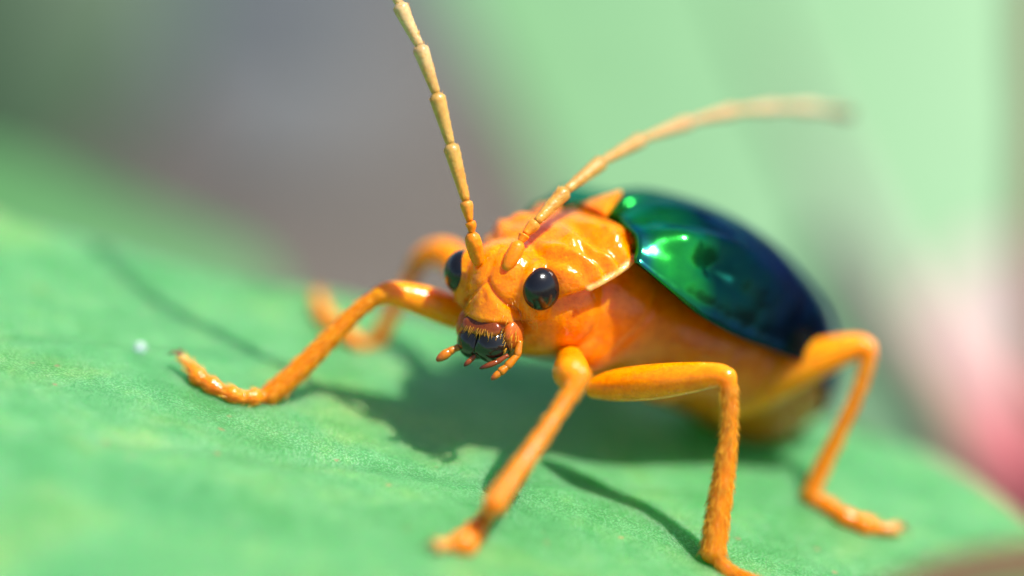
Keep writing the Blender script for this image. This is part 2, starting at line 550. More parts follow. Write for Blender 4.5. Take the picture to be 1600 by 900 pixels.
M_LEAF = leaf_mat('green_leaf_blade', (0.092, 0.345, 0.122), (0.13, 0.40, 0.145), (0.24, 0.455, 0.115), scale=0.33, rough=0.36, trans=0.10, sss=0.8, veins=0.05)
ol = closed_spline([(-46, 6), (-30, -4), (-16, -5.1), (-8, -5.0), (-2, -5.7), (3, -6.6), (6.6, -6.2), (8.7, -3.8), (9.5, 1), (7.5, 8), (2, 13),
                    (-8, 18), (-22, 20), (-36, 16)], 16)
host = disc_leaf(ol, np.array([-3.0, 0.0]), 90, leaf_y, 0.22, (0, 2, 1), 'leaf', M_LEAF,
                 'broad mint-green leaf blade with fine grainy surface that the beetle stands on')

# ------------------------------------------------------------------ blurred plants behind
def plane_leaf(pix, z0, slope, rings, m, name, label, bow=0.0, thick=0.3, pig=None):
    """a blade standing behind the beetle: outline seen at pixels pix, depth z0 + slope . (x, y)"""
    pts = np.array([at(a, b, z0)[:2] for a, b in pix])
    o2 = closed_spline(pts, 12); c = o2.mean(axis=0)
    sp = np.abs(o2 - c).max(axis=0)
    h = lambda x, y: z0 + slope[0] * (x - c[0]) + slope[1] * (y - c[1]) - bow * (((x - c[0]) / sp[0]) ** 2 + 0.4 * ((y - c[1]) / sp[1]) ** 2)
    return disc_leaf(o2, c, rings, h, thick, (0, 1, 2), name, m, label, pig=pig), h

M_BACK = leaf_mat('pale_green_blade', (0.102, 0.275, 0.108), (0.106, 0.280, 0.108), (0.114, 0.280, 0.100), scale=0.10, rough=0.5, micro=False, trans=0.12)
back, hb = plane_leaf([(640, -160), (735, 60), (830, 250), (930, 480), (1090, 760), (1330, 960), (1560, 1000), (1900, 900), (2050, 420), (1980, -150),
                       (1600, -520), (1100, -560), (760, -420)], -21.0, (-0.10, -0.55), 24, M_BACK, 'background_leaf',
                      'large pale green leaf standing blurred behind the beetle, bigger than every other blurred leaf', bow=0.6)

def make_stalk(path_px, radii, cols, name, label, cat, zoff):
    pts = catmull([np.array(at(a, b, z)) for a, b, z in path_px], 10)
    rad = np.interp(np.linspace(0, 1, len(pts)), np.linspace(0, 1, len(radii)), radii)
    col = np.stack([np.interp(np.linspace(0, 1, len(pts)), np.linspace(0, 1, len(cols)), [c[i] for c in cols]) for i in range(3)], 1)
    vs, fs = sweep(pts, rad, 18)
    m = cuticle(name + '_skin', None, 0.5, 0.1, radius=(0.5, 0.2, 0.2), coat=0.0, bump_s=0.3, fine=8)
    o = link(name, W(vs), fs, m)
    pigment(o, np.repeat(col, 18, axis=0))
    return tag(o, label, cat) if label else o

def hug(a, b, lift_):
    z = -21.0
    for _ in range(12):
        q = at(a, b, z); z = hb(q[0], q[1])
    return (a, b, z + lift_)
make_stalk([hug(1130, -120, -0.1), hug(1200, 60, -0.1), hug(1285, 260, -0.1), hug(1370, 430, -0.05), hug(1470, 580, 0.0), hug(1580, 690, 0.1), hug(1740, 800, 0.2)],
           [0.2, 0.3, 0.36, 0.42, 0.5, 0.6, 0.7],
           [(0.12, 0.28, 0.12), (0.14, 0.27, 0.14), (0.19, 0.26, 0.18), (0.30, 0.29, 0.26), (0.48, 0.28, 0.27), (0.66, 0.18, 0.21), (0.62, 0.11, 0.14)],
           'leaf_stalk', 'mauve-pink leaf stalk running up the pale background leaf as its midrib', 'stalk', 0)
M_PINK = leaf_mat('pale_pink_blade', (0.38, 0.27, 0.25), (0.40, 0.31, 0.28), (0.40, 0.33, 0.28), scale=0.12, rough=0.5, micro=False, trans=0.15, pigm=True)
def bract_pig(P2):                              # pale tip, rose-red towards its base
    e = np.clip((-1.3 - P2[:, 1]) / 2.0 + 0.12 * (P2[:, 0] - 9), 0, 1)[:, None]
    return (1 - e) * np.array([1, 1, 1.0]) + e * np.array([1.7, 0.36, 0.52])
plane_leaf([(1450, 510), (1480, 420), (1560, 380), (1720, 390), (1850, 560), (1860, 840), (1680, 880), (1560, 800), (1480, 660)], hug(1640, 620, 0.3)[2], (-0.10, -0.55), 16, M_PINK,
           'pink_bract', 'pale pink bract with rose-red base beside the pink leaf stalk', bow=0.0, pig=bract_pig)
make_stalk([(1650, -200, -16), (1625, 0, -16), (1628, 200, -16), (1625, 420, -16), (1640, 620, -16.5), (1700, 800, -17)], [0.3, 0.35, 0.35, 0.4, 0.4, 0.4],
           [(0.22, 0.10, 0.06)] * 3, 'brown_twig', 'thin brown twig standing upright beside the pale pink bract', 'twig', 0)
def red_margin(P2):
    c = P2.mean(axis=0); return np.ones((len(P2), 3))
M_RED = leaf_mat('olive_red_blade', (0.05, 0.07, 0.01), (0.07, 0.09, 0.015), (0.09, 0.10, 0.02), scale=0.3, rough=0.5, micro=False, trans=0.2, pigm=True)
def red_pig(P2):
    n = 8 * 12; k = (len(P2) - 1) // 14
    t = np.concatenate([[0], np.repeat(np.arange(1, 15) / 14, k)])
    e = np.clip((t - 0.55) / 0.3, 0, 1)[:, None]
    return (1 - e) * np.array([1, 1, 1.0]) + e * np.array([1.9, 0.28, 0.9])
plane_leaf([(1330, 960), (1400, 905), (1500, 868), (1640, 850), (1800, 880), (1850, 1000), (1650, 1080), (1450, 1050)], 7.0, (0.0, -0.9), 14, M_RED,
           'red_edged_leaf', 'small olive leaf with dark red margin rising in front of the beetle\'s leaf tip', bow=0.0, thick=0.15, pig=red_pig)
M_LB = leaf_mat('mid_green_blade', (0.05, 0.19, 0.05), (0.07, 0.24, 0.07), (0.09, 0.28, 0.08), scale=0.12, rough=0.55, micro=False, trans=0.2)
plane_leaf([(-420, 170), (-200, 190), (0, 240), (150, 295), (290, 350), (420, 420), (420, 560), (100, 600), (-300, 520)], -15.0, (0.05, -0.5), 14, M_LB,
           'lower_leaf', 'mid-green leaf half hidden behind the far margin of the beetle\'s leaf', bow=0.8)
M_LD = leaf_mat('dark_green_blade', (0.018, 0.05, 0.018), (0.03, 0.08, 0.03), (0.045, 0.10, 0.04), scale=0.05, rough=0.6, micro=False, trans=0.15)  # dark green is this blade's own colour
plane_leaf([(-500, -400), (-200, -480), (150, -330), (290, -60), (170, 220), (-20, 360), (-400, 330)], -34.0, (0.1, -0.3), 14, M_LD,
           'dark_leaf', 'dark green leaf standing on the soil side beyond the mid-green leaf', bow=2.0)

# ------------------------------------------------------------------ the beetle: frames
J = np.array([0.75, -0.36, -1.5])                      # middle of the joint between prothorax and wing cases
F = unit([-0.738, 0.258, 0.624])
L_ = np.array([0.571, -0.238, 0.786]); L_ = unit(L_ - F * (L_ @ F))
U_ = np.cross(F, L_)
B = np.stack([F, L_, U_], axis=1)
def body(p): return J + np.asarray(p, float) @ B.T     # body axes -> set axes
HC = np.array([-0.09, 0.12, -0.55])
HF = unit([-0.48, -0.25, 0.84]); HL = np.array([0.85, -0.2, 0.49]); HL = unit(HL - HF * (HL @ HF)); HU = np.cross(HF, HL)
HB = np.stack([HF, HL, HU], axis=1)
def head(p): return HC + np.asarray(p, float) @ HB.T   # head axes -> set axes

base = at(930, 735, -1.6); base[1] = leaf_y(base[0], base[2])
beetle = bpy.data.objects.new('beetle', None); scn.collection.objects.link(beetle)
bw = W(base); beetle.location = tuple(bw); beetle['_w'] = tuple(bw); beetle.empty_display_size = 1.0
tag(beetle, 'orange leaf beetle with metallic green-blue wing cases and black eyes standing on the leaf', 'beetle')

# legs: joints in set axes (femur root, knee, tibia end, tarsus points)
lf_t = on_leaf(752, 812); lf_e = on_leaf(700, 862)
lm_t = on_leaf(1118, 880); lm_e = on_leaf(1178, 935)
lh_t = on_leaf(1268, 788); lh_e = on_leaf(1392, 838)
rf_t = on_leaf(408, 628); rf_e = on_leaf(308, 606)
rm_t = on_leaf(572, 556); rm_e = on_leaf(500, 505)

# ------------------------------------------------------------------ the beetle: body (head, prothorax, hind body as one surface)
R30 = roty(30)
def f_head(h):
    a = np.abs(h[..., 1])
    d = ell(h, (-0.12, 0, 0.02), (0.66, 0.76, 0.62))
    d = smin(d, ell(h, (0.16, 0, 0.12), (0.42, 0.55, 0.50)), 0.12)                     # frons
    d = smin(d, cone(h, (0.28, 0, -0.15), (0.46, 0, -0.50), 0.44, 0.35), 0.16)           # muzzle
    hh = np.stack([h[..., 0], a, h[..., 2]], -1)
    d = smin(d, ell(hh, (0.02, 0.56, -0.18), (0.42, 0.30, 0.42)), 0.12)                  # cheeks
    d = smin(d, cone(hh, (0.40, 0.20, -0.42), (0.50, 0.34, -0.62), 0.2, 0.15), 0.08)       # corners of the mouth
    d = smin(d, ell(hh, (0.46, 0.14, 0.10), (0.16, 0.13, 0.12)), 0.05)                   # frontal tubercles
    d = smin(d, np.linalg.norm(hh - np.array([0.43, 0.225, 0.30]), axis=-1) - 0.13, 0.05)  # antennal sockets
    d = smax(d, -(np.linalg.norm(hh - np.array([0.60, 0.235, 0.36]), axis=-1) - 0.10), 0.03)
    d = smin(d, ell(hh, (0.06, 0.58, 0.04), (0.42, 0.20, 0.43)), 0.08)                   # orbit round the eye
    # grooves: midline, across above the muzzle, from the eye to the mouth
    d = d + 0.028 * np.exp(-(h[..., 1] / 0.05) ** 2) * np.clip((h[..., 2] + 0.2) / 0.1, 0, 1) * (h[..., 0] > 0.2)
    gz = h[..., 2] - 0.13 + 1.05 * a                       # raised wedge of the clypeus below the antennae
    fr = np.clip((h[..., 0] - 0.15) / 0.15, 0, 1) * np.clip((h[..., 2] + 0.55) / 0.1, 0, 1)
    d = d - 0.035 * np.clip(-gz / 0.10, 0, 1) * fr + 0.035 * np.exp(-((gz - 0.03) / 0.05) ** 2) * fr * (a < 0.5)
    gz = h[..., 2] + 0.47 + 0.3 * a ** 2
    d = d + 0.03 * np.exp(-(gz / 0.03) ** 2) * (h[..., 0] > 0.3)
    w = np.sin(h[..., 2] * 62 + a * 30 + 2 * np.sin(a * 14)) * np.exp(-((a - 0.36) / 0.12) ** 2 - ((h[..., 2] + 0.12) / 0.16) ** 2)
    d = d + 0.008 * w * (h[..., 0] > 0.2)
    return d

RIM = []
for t in np.linspace(-0.06, 0.92, 16):           # the pale side margin of the pronotum, along the lower edge of its shield
    x, z = -0.02 + 0.74 * t, 1.18 - 0.72 * t
    q = R30.T @ np.array([x - 0.25, 0, z - 0.62])
    y = 1.36 * max(0.0, 1 - abs(q[0] / 1.05) ** 2.7 - abs(q[2] / 0.86) ** 2.7) ** (1 / 2.7)
    RIM.append((np.array([x, y, z]), 0.052 - 0.016 * t))
def f_body(p):
    # hind body
    d = ell(p, (-3.0, 0, 0.30), (2.45, 1.62, 1.18))
    d = smin(d, ell(p, (-4.25, 0, -0.05), (1.15, 1.12, 1.02)), 0.35)
    seg = np.sin((p[..., 0] + 0.25 * p[..., 2]) * 2 * math.pi / 0.62)
    d = d + 0.035 * np.maximum(0, seg) ** 6 * (p[..., 2] < 0.7) * np.clip(-(p[..., 0] + 1.6), 0, 1)
    d = smin(d, ell(p, (-0.75, 0, 0.35), (1.5, 1.28, 1.12)), 0.3)
    d = d + 0.03 * np.exp(-((p[..., 0] + 0.55 + 0.35 * p[..., 2]) / 0.06) ** 2) * (np.abs(p[..., 1]) > 0.6)
    a = np.abs(p[..., 1]); pm = np.stack([p[..., 0], a, p[..., 2]], -1)
    d = smin(d, ell(pm, (-0.25, 0.62, -0.40), (0.5, 0.42, 0.42)), 0.3)      # middle coxae
    d = smin(d, ell(pm, (-1.75, 0.7, -0.48), (0.55, 0.55, 0.40)), 0.3)      # hind coxae
    # prothorax
    q = ell(p, (0.40, 0, 0.16), (0.87, 1.15, 0.97))
    q = smin(q, ell(p, (0.75, 0, -0.35), (0.45, 0.62, 0.48)), 0.3)
    shield = sup(p, (0.25, 0, 0.62), (1.05, 1.36, 0.86), 2.7, R30)
    lx = (p[..., 0] - 0.36) * 0.866 - (p[..., 2] - 0.62) * 0.5
    # furrow across the disc with pits at its ends, low swellings
    disc = np.clip((p[..., 2] - 0.5) / 0.4, 0, 1)
    shield = shield + disc * 0.10 * np.exp(-((lx + 0.18 - 0.10 * a) / 0.13) ** 2) * np.clip(1.25 - np.abs(a - 0.65) / 0.5, 0, 1)
    shield = shield - disc * 0.05 * np.exp(-((lx - 0.30) / 0.2) ** 2 - ((a - 0.72) / 0.2) ** 2)
    shield = shield + disc * 0.05 * np.exp(-((lx - 0.12) / 0.07) ** 2 - ((a - 0.95) / 0.16) ** 2)
    shield = shield - disc * 0.055 * np.exp(-((lx + 0.55) / 0.12) ** 2 - ((a - 0.80) / 0.10) ** 2)
    shield = shield - disc * 0.05 * np.exp(-((lx + 0.52) / 0.12) ** 2 - ((a - 1.03) / 0.08) ** 2)
    shield = shield + disc * 0.03 * np.sin(lx * 15 + a * 6 + 1.5 * np.sin(a * 5 + lx * 3)) * np.clip((a - 0.15) / 0.4, 0, 1)
    cutp = (p[..., 0] + 0.02) * 0.697 + (p[..., 2] - 1.18) * 0.717
    shield = smax(shield, -(cutp + 0.03), 0.12)
    q = smin(q, shield, 0.07)
    rim = chain(pm, RIM)
    q = smin(q, rim, 0.035)
    d = smin(d, q, 0.05)
    # head, set into the prothorax
    c = J + p @ B.T
    h = (c - HC) @ HB
    hd = f_head(h)
    d = smin(d, hd, 0.035)
    return d

bv, bf = surface_net(f_body, (-5.6, -1.75, -1.6), (2.75, 1.75, 2.1), 0.034)
bs = body(bv)
hloc = (bs - HC) @ HB
O1 = np.array([0.97, 0.25, 0.0]); O2 = np.array([0.80, 0.16, 0.006]); AMB = np.array([0.78, 0.19, 0.0]); RB = np.array([0.32, 0.055, 0.012])
cols = np.tile(O1, (len(bv), 1))
def blend(cols, w, c):
    w = np.clip(w, 0, 1)[:, None]; return cols * (1 - w) + np.asarray(c) * w
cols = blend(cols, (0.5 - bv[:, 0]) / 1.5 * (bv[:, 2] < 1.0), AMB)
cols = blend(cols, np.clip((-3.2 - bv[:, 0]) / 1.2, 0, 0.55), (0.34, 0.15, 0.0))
ish = (hloc[:, 0] > -0.2)
cols = blend(cols, 0.75 * np.clip((-0.40 - hloc[:, 2]) / 0.12, 0, 1) * (hloc[:, 0] > 0.30), RB)
cols = blend(cols, 0.3 * np.exp(-((hloc[:, 2] - 0.16 + 1.05 * np.abs(hloc[:, 1])) / 0.03) ** 2) * (hloc[:, 0] > 0.3) * (np.abs(hloc[:, 1]) < 0.45), RB)
pmv = np.stack([bv[:, 0], np.abs(bv[:, 1]), bv[:, 2]], -1)
cols = blend(cols, 0.75 * np.clip((0.035 - chain(pmv, RIM)) / 0.03, 0, 1), (0.95, 0.52, 0.20))
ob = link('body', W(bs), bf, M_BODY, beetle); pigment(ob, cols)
ob['label'] = 'orange head, prothorax and swollen amber abdomen'

# ------------------------------------------------------------------ eyes
def ellipsoid_mesh(c, R, r, nu=40, nv=24):
    th = np.linspace(0, math.pi, nv + 1); ph = np.linspace(0, 2 * math.pi, nu, endpoint=False)
    vs = [[0, 0, 1]]; fs = []
    for t in th[1:-1]:
        for f in ph: vs.append([math.sin(t) * math.cos(f), math.sin(t) * math.sin(f), math.cos(t)])
    vs.append([0, 0, -1]); e = len(vs) - 1
    for k in range(nu): fs.append([0, 1 + k, 1 + (k + 1) % nu])
    for i in range(nv - 2):
        for k in range(nu):
            a = 1 + i * nu; b = a + nu; fs.append([a + k, b + k, b + (k + 1) % nu, a + (k + 1) % nu])
    a = 1 + (nv - 2) * nu
    for k in range(nu): fs.append([a + k, e, a + (k + 1) % nu])
    return np.asarray(c) + (np.array(vs) * np.asarray(r)) @ np.asarray(R).T, fs

for s in (1, -1):
    ax = unit(np.array([0.36, 0.93 * s, 0.08])); t = unit(np.array([0.12, 0, 1.0]) - ax * (np.array([0.12, 0, 1.0]) @ ax)); b = np.cross(t, ax)
    R = np.stack([b, ax, t], 1)
    v, f = ellipsoid_mesh((0.19, 0.72 * s, 0.05), R, (0.335, 0.26, 0.345))
    eo = link('eye', W(head(v)), f, M_EYE, beetle)
    if s == 1:                                  # the near eye is what the lens is focused on
        ctr = Vector(tuple(W(head((0.19, 0.72, 0.05))) - np.array(beetle['_w'])))
        eo.data.transform(Matrix.Translation(-ctr)); eo.location = ctr
        cam_d.dof.focus_object = eo

# ------------------------------------------------------------------ mouth parts (head axes)
def sdf_part(name, fn, lo, hi, h, m, colfn=None, frame=head, parent=None):
    v, f = surface_net(fn, lo, hi, h)
    o = link(name, W(frame(v)), f, m, parent or beetle)
    if colfn is not None: pigment(o, colfn(v))
    return o

def f_labrum(h):
    d = sup(h, (0.76, 0, -0.565), (0.15, 0.34, 0.09), 2.6, roty(58))
    notch = np.linalg.norm(h[..., 1:] - np.array([0, -0.74]), axis=-1) - 0.07
    return smax(d, -notch, 0.03)
lab = sdf_part('labrum', f_labrum, (0.4, -0.45, -0.85), (1.05, 0.45, -0.35), 0.02, M_MOUTH,
               lambda v: blend(np.tile(np.array([0.19, 0.035, 0.005]), (len(v), 1)), (-0.54 - v[:, 2]) / 0.12, (0.42, 0.12, 0.008)))
for s in (1, -1):
    def f_mand(h, s=s):
        q = np.stack([h[..., 0], h[..., 1] * s, h[..., 2]], -1)
        d = ell(q, (0.61, 0.15, -0.85), (0.35, 0.30, 0.30))
        d = smin(d, cone(q, (0.74, 0.20, -0.84), (0.86, 0.03, -0.90), 0.15, 0.08), 0.06)
        d = smax(d, -0.02 - q[..., 1] - 0.03 * s, 0.01)
        return d
    def c_mand(v, s=s):
        y = v[:, 1] * s
        return blend(np.tile(np.array([0.010, 0.008, 0.007]), (len(v), 1)), (y - 0.33) / 0.12, (0.26, 0.04, 0.010))
    sdf_part('mandible', f_mand, (0.2, -0.6 if s < 0 else -0.15, -1.35), (1.2, 0.15 if s < 0 else 0.6, -0.4), 0.02, M_BLACK)
    def f_max(h, s=s):          # maxilla and cheek lobe at the side of the jaw
        q = np.stack([h[..., 0], h[..., 1] * s, h[..., 2]], -1)
        d = ell(q, (0.47, 0.41, -0.70), (0.24, 0.15, 0.27))
        return smin(d, cone(q, (0.40, 0.40, -0.80), (0.42, 0.36, -1.0), 0.12, 0.10), 0.08)
    mx = sdf_part('maxilla', f_max, (0.1, -0.7 if s < 0 else 0.1, -1.25), (0.9, -0.1 if s < 0 else 0.7, -0.3), 0.022, M_MOUTH,
                  lambda v: blend(np.tile(np.array([0.60, 0.12, 0.010]), (len(v), 1)), (-0.75 - v[:, 2]) / 0.2, (0.36, 0.10, 0.015)))

def beads(name, pts, rad, tipcol, col):
    """a palp: short rounded joints in a row"""
    pts = [np.asarray(p, float) for p in pts]
    root = None
    for i, (a, b) in enumerate(zip(pts[:-1], pts[1:])):
        t = np.linspace(0, 1, 9)
        prof = rad[i] * np.array([0.72, 0.78, 0.84, 0.90, 0.96, 1.02, 1.04, 0.95, 0.6])
        if i == len(pts) - 2: prof = rad[i] * np.array([0.7, 0.9, 1.0, 1.02, 0.98, 0.9, 0.78, 0.6, 0.28])
        v, f = sweep(a + (b - a) * (t[:, None] * 1.25 - 0.12), prof, 14)
        o = link(name if root is None else 'palp_joint', W(v), f, M_MOUTH, root or beetle)
        c = np.tile(np.asarray(col), (len(v), 1))
        if i == len(pts) - 2: c = blend(c, (np.repeat(t, 14) - 0.45) / 0.4, tipcol)
        pigment(o, c)
        if root is None: root = o
    return root
AMBER = (0.56, 0.17, 0.006); TIP = (0.34, 0.07, 0.012)
beads('palp', [at(812, 535, -0.10), at(808, 556, -0.05), at(792, 573, 0.0), at(781, 582, 0.03), at(769, 592, 0.05)], [0.062, 0.066, 0.068, 0.056], TIP, AMBER)
beads('palp', [at(728, 538, -0.32), at(712, 544, -0.30), at(701, 550, -0.28), at(684, 562, -0.25)], [0.055, 0.062, 0.075], TIP, AMBER)
beads('palp', [at(792, 556, 0.0), at(776, 566, 0.03), at(752, 575, 0.05)], [0.042, 0.045], (0.06, 0.012, 0.006), (0.24, 0.05, 0.01))
beads('palp', [at(742, 556, -0.12), at(736, 562, -0.12), at(726, 571, -0.10)], [0.042, 0.042], (0.06, 0.012, 0.006), (0.24, 0.05, 0.01))

# fringe of golden bristles along the labrum and scattered facial hairs
bs_, ds_, ls_ = [], [], []
for k in range(26):
    l = -0.33 + 0.66 * (k + rng.random() * 0.9) / 25
    bs_.append(W(head((0.875 - 0.7 * l * l + rng.normal(0, .012), l, -0.555 - 0.55 * l * l + rng.normal(0, .012))))); ls_.append(0.12 + 0.10 * rng.random())
    ds_.append(W(head((0.28 + rng.normal(0, .1), 0.9 * l - 0.15 + rng.normal(0, .16), -1.0)) - HC))
v, f = bristles(bs_, ds_, ls_, 0.008)
h1 = link('bristle_fringe', v, f, M_BRIS, lab); h1['kind'] = 'stuff'
bmask = (hloc[:, 0] > 0.1) & (np.abs(hloc[:, 1]) > 0.22) & (np.abs(hloc[:, 1]) < 0.75) & (hloc[:, 2] < -0.10) & (hloc[:, 2] > -0.66)
cand = np.flatnonzero(bmask); pick = rng.choice(cand, 110, replace=False)
bs_, ds_, ls_ = [], [], []
for i in pick:
    out_ = unit(hloc[i] - np.array([0.1, 0, -0.2]))
    bs_.append(W(bs[i])); ds_.append(W(head(out_ * 0.55 + np.array([0.2, 0, -0.7]) + rng.normal(0, .15, 3)) - HC)); ls_.append(0.07 + 0.05 * rng.random())
v, f = bristles(bs_, ds_, ls_, 0.0042)
h2 = link('facial_hair', v, f, M_HAIR, ob); h2['kind'] = 'stuff'
bs_, ds_, ls_ = [], [], []
for k in range(28):
    th = rng.random() * 1.8 - 0.4; u = rng.random()
    q = np.array([0.52 + 0.22 * math.cos(th), 0.40 + 0.15 * math.sin(th), -0.52 - 0.32 * u])
    bs_.append(W(head(q))); ds_.append(W(head(np.array([0.5 * math.cos(th), 0.4 * math.sin(th) - .25, -0.9]) + rng.normal(0, .12, 3)) - HC)); ls_.append(0.10 + 0.05 * rng.random())
v, f = bristles(bs_, ds_, ls_, 0.005)
h3 = link('cheek_hair', v, f, M_HAIR, ob); h3['kind'] = 'stuff'

# ------------------------------------------------------------------ antennae
def antenna(joints, widths, scape_w, cols):
    root = None
    for i in range(len(joints) - 1):
        a, b = np.asarray(joints[i]), np.asarray(joints[i + 1])
        n = 15; t = np.linspace(0, 1, n)
        if i == 0: prof = np.interp(t, [0, .08, .3, .65, .88, 1], [.45, .7, .95, 1.05, .95, .45]) * scape_w
        elif i in (1, 2): prof = np.interp(t, [0, .12, .45, .75, .93, 1], [.5, .62, .85, 1.05, .95, .5]) * widths[i]
        else: prof = np.interp(t, [0, .05, .3, .6, .88, .96, 1], [.5, .62, .74, .9, 1.05, 1.03, .6]) * widths[i]
        bowed = a + (b - a) * t[:, None] * 1.015
        bowed = bowed + np.sin(t * math.pi)[:, None] * rng.normal(0, 0.006, 3)
        v, f = sweep(bowed, prof, 16)
        o = link('antenna' if root is None else 'antenna_joint', W(v), f, M_ANT, root or beetle)
        c0, c1 = np.asarray(cols[i]), np.asarray(cols[i + 1])
        tt = np.repeat(t, 16)[:, None]
        c = c0 * (1 - tt) + c1 * tt
        c = blend(c, 0.45 * np.clip((np.repeat(t, 16) - 0.90) / 0.06, 0, 1), c1 * 0.45)
        pigment(o, c)
        if root is None: root = o
        # fine hairs on the joint
        if i >= 3:
            hb_, hd_, hl_ = [], [], []
            ax = unit(b - a); e1 = unit(np.cross(ax, [0.2, 0.5, 0.8])); e2 = np.cross(ax, e1)
            for _ in range(60):
                k = rng.random(); th = rng.random() * 6.283; rr = np.interp(k, t, prof)
                d = math.cos(th) * e1 + math.sin(th) * e2
                hb_.append(W(a + (b - a) * k + d * rr * 0.95)); hd_.append(W(d * 0.35 + ax)); hl_.append(0.05 + 0.03 * rng.random())
            hv, hf = bristles(hb_, hd_, hl_, 0.0035)
            HAIRS.append((root, hv, hf))
    return root
HAIRS = []
OR = (0.85, 0.24, 0.004); TAN = (0.56, 0.33, 0.085); BUF = (0.62, 0.43, 0.20); PAL = (0.74, 0.60, 0.42)
S0 = head((0.50, 0.235, 0.34)); S1 = head((0.50, -0.235, 0.34))
jl = [S1, at(736, 364, 0.10), at(734, 346, 0.11), at(728, 314, 0.12), at(704, 226, 0.16), at(682, 147, 0.18), at(656, 72, 0.2), at(624, 6, 0.15),
      at(590, -66, 0.0), at(560, -140, -0.3), at(538, -210, -0.7), at(524, -270, -1.2)]
jr = [S0, at(813, 378, 0.0), at(820, 366, -0.05), at(838, 347, -0.15), at(884, 298, -0.5), at(942, 252, -1.15), at(1005, 217, -1.85), at(1080, 190, -2.6),
      at(1150, 173, -3.3), at(1215, 168, -3.9), at(1275, 169, -4.4), at(1332, 179, -4.8)]
wd = [0, 0.085, 0.10, 0.12, 0.122, 0.12, 0.118, 0.116, 0.112, 0.108, 0.10]
cl = [OR, OR, OR, (0.70, 0.30, 0.04), TAN, TAN, BUF, BUF, PAL, PAL, PAL, PAL]
antenna(jl, wd, 0.125, cl)
clr = [OR, OR, OR, (0.62, 0.27, 0.035), (0.50, 0.28, 0.06), (0.48, 0.28, 0.075), (0.50, 0.31, 0.11), (0.54, 0.33, 0.15), (0.56, 0.37, 0.19), (0.58, 0.40, 0.23), (0.60, 0.44, 0.28), (0.05, 0.03, 0.02)]
antenna(jr, [w * k for w, k in zip(wd, np.linspace(1.05, 0.85, 11))], 0.12, clr)
for root_, hv, hf in HAIRS:
    o = link('antenna_hair', hv, hf, M_HAIR, root_); o['kind'] = 'stuff'

# ------------------------------------------------------------------ wing cases
ES = np.array([0, 0.5, 1, 1.5, 2, 3, 4, 4.7, 5.2, 5.5, 5.66, 5.72])
EH = np.array([1.76, 2.00, 2.20, 2.33, 2.38, 2.24, 1.90, 1.54, 1.14, 0.74, 0.34, 0.0])
EM = np.array([1.18, 0.97, 0.78, 0.68, 0.63, 0.60, 0.52, 0.30, 0.06, -0.12, -0.25, -0.32])
EW = np.array([1.50, 1.78, 1.96, 2.03, 2.04, 1.95, 1.68, 1.28, 0.88, 0.54, 0.25, 0.05])
def smooth_interp(x, xs, ys):
    # monotone-ish cubic through the points
    m = np.gradient(ys, xs); i = np.clip(np.searchsorted(xs, x) - 1, 0, len(xs) - 2)
    h = xs[i + 1] - xs[i]; t = (x - xs[i]) / h
    return ((2 * t ** 3 - 3 * t ** 2 + 1) * ys[i] + (t ** 3 - 2 * t ** 2 + t) * h * m[i] + (-2 * t ** 3 + 3 * t ** 2) * ys[i + 1] + (t ** 3 - t ** 2) * h * m[i + 1])

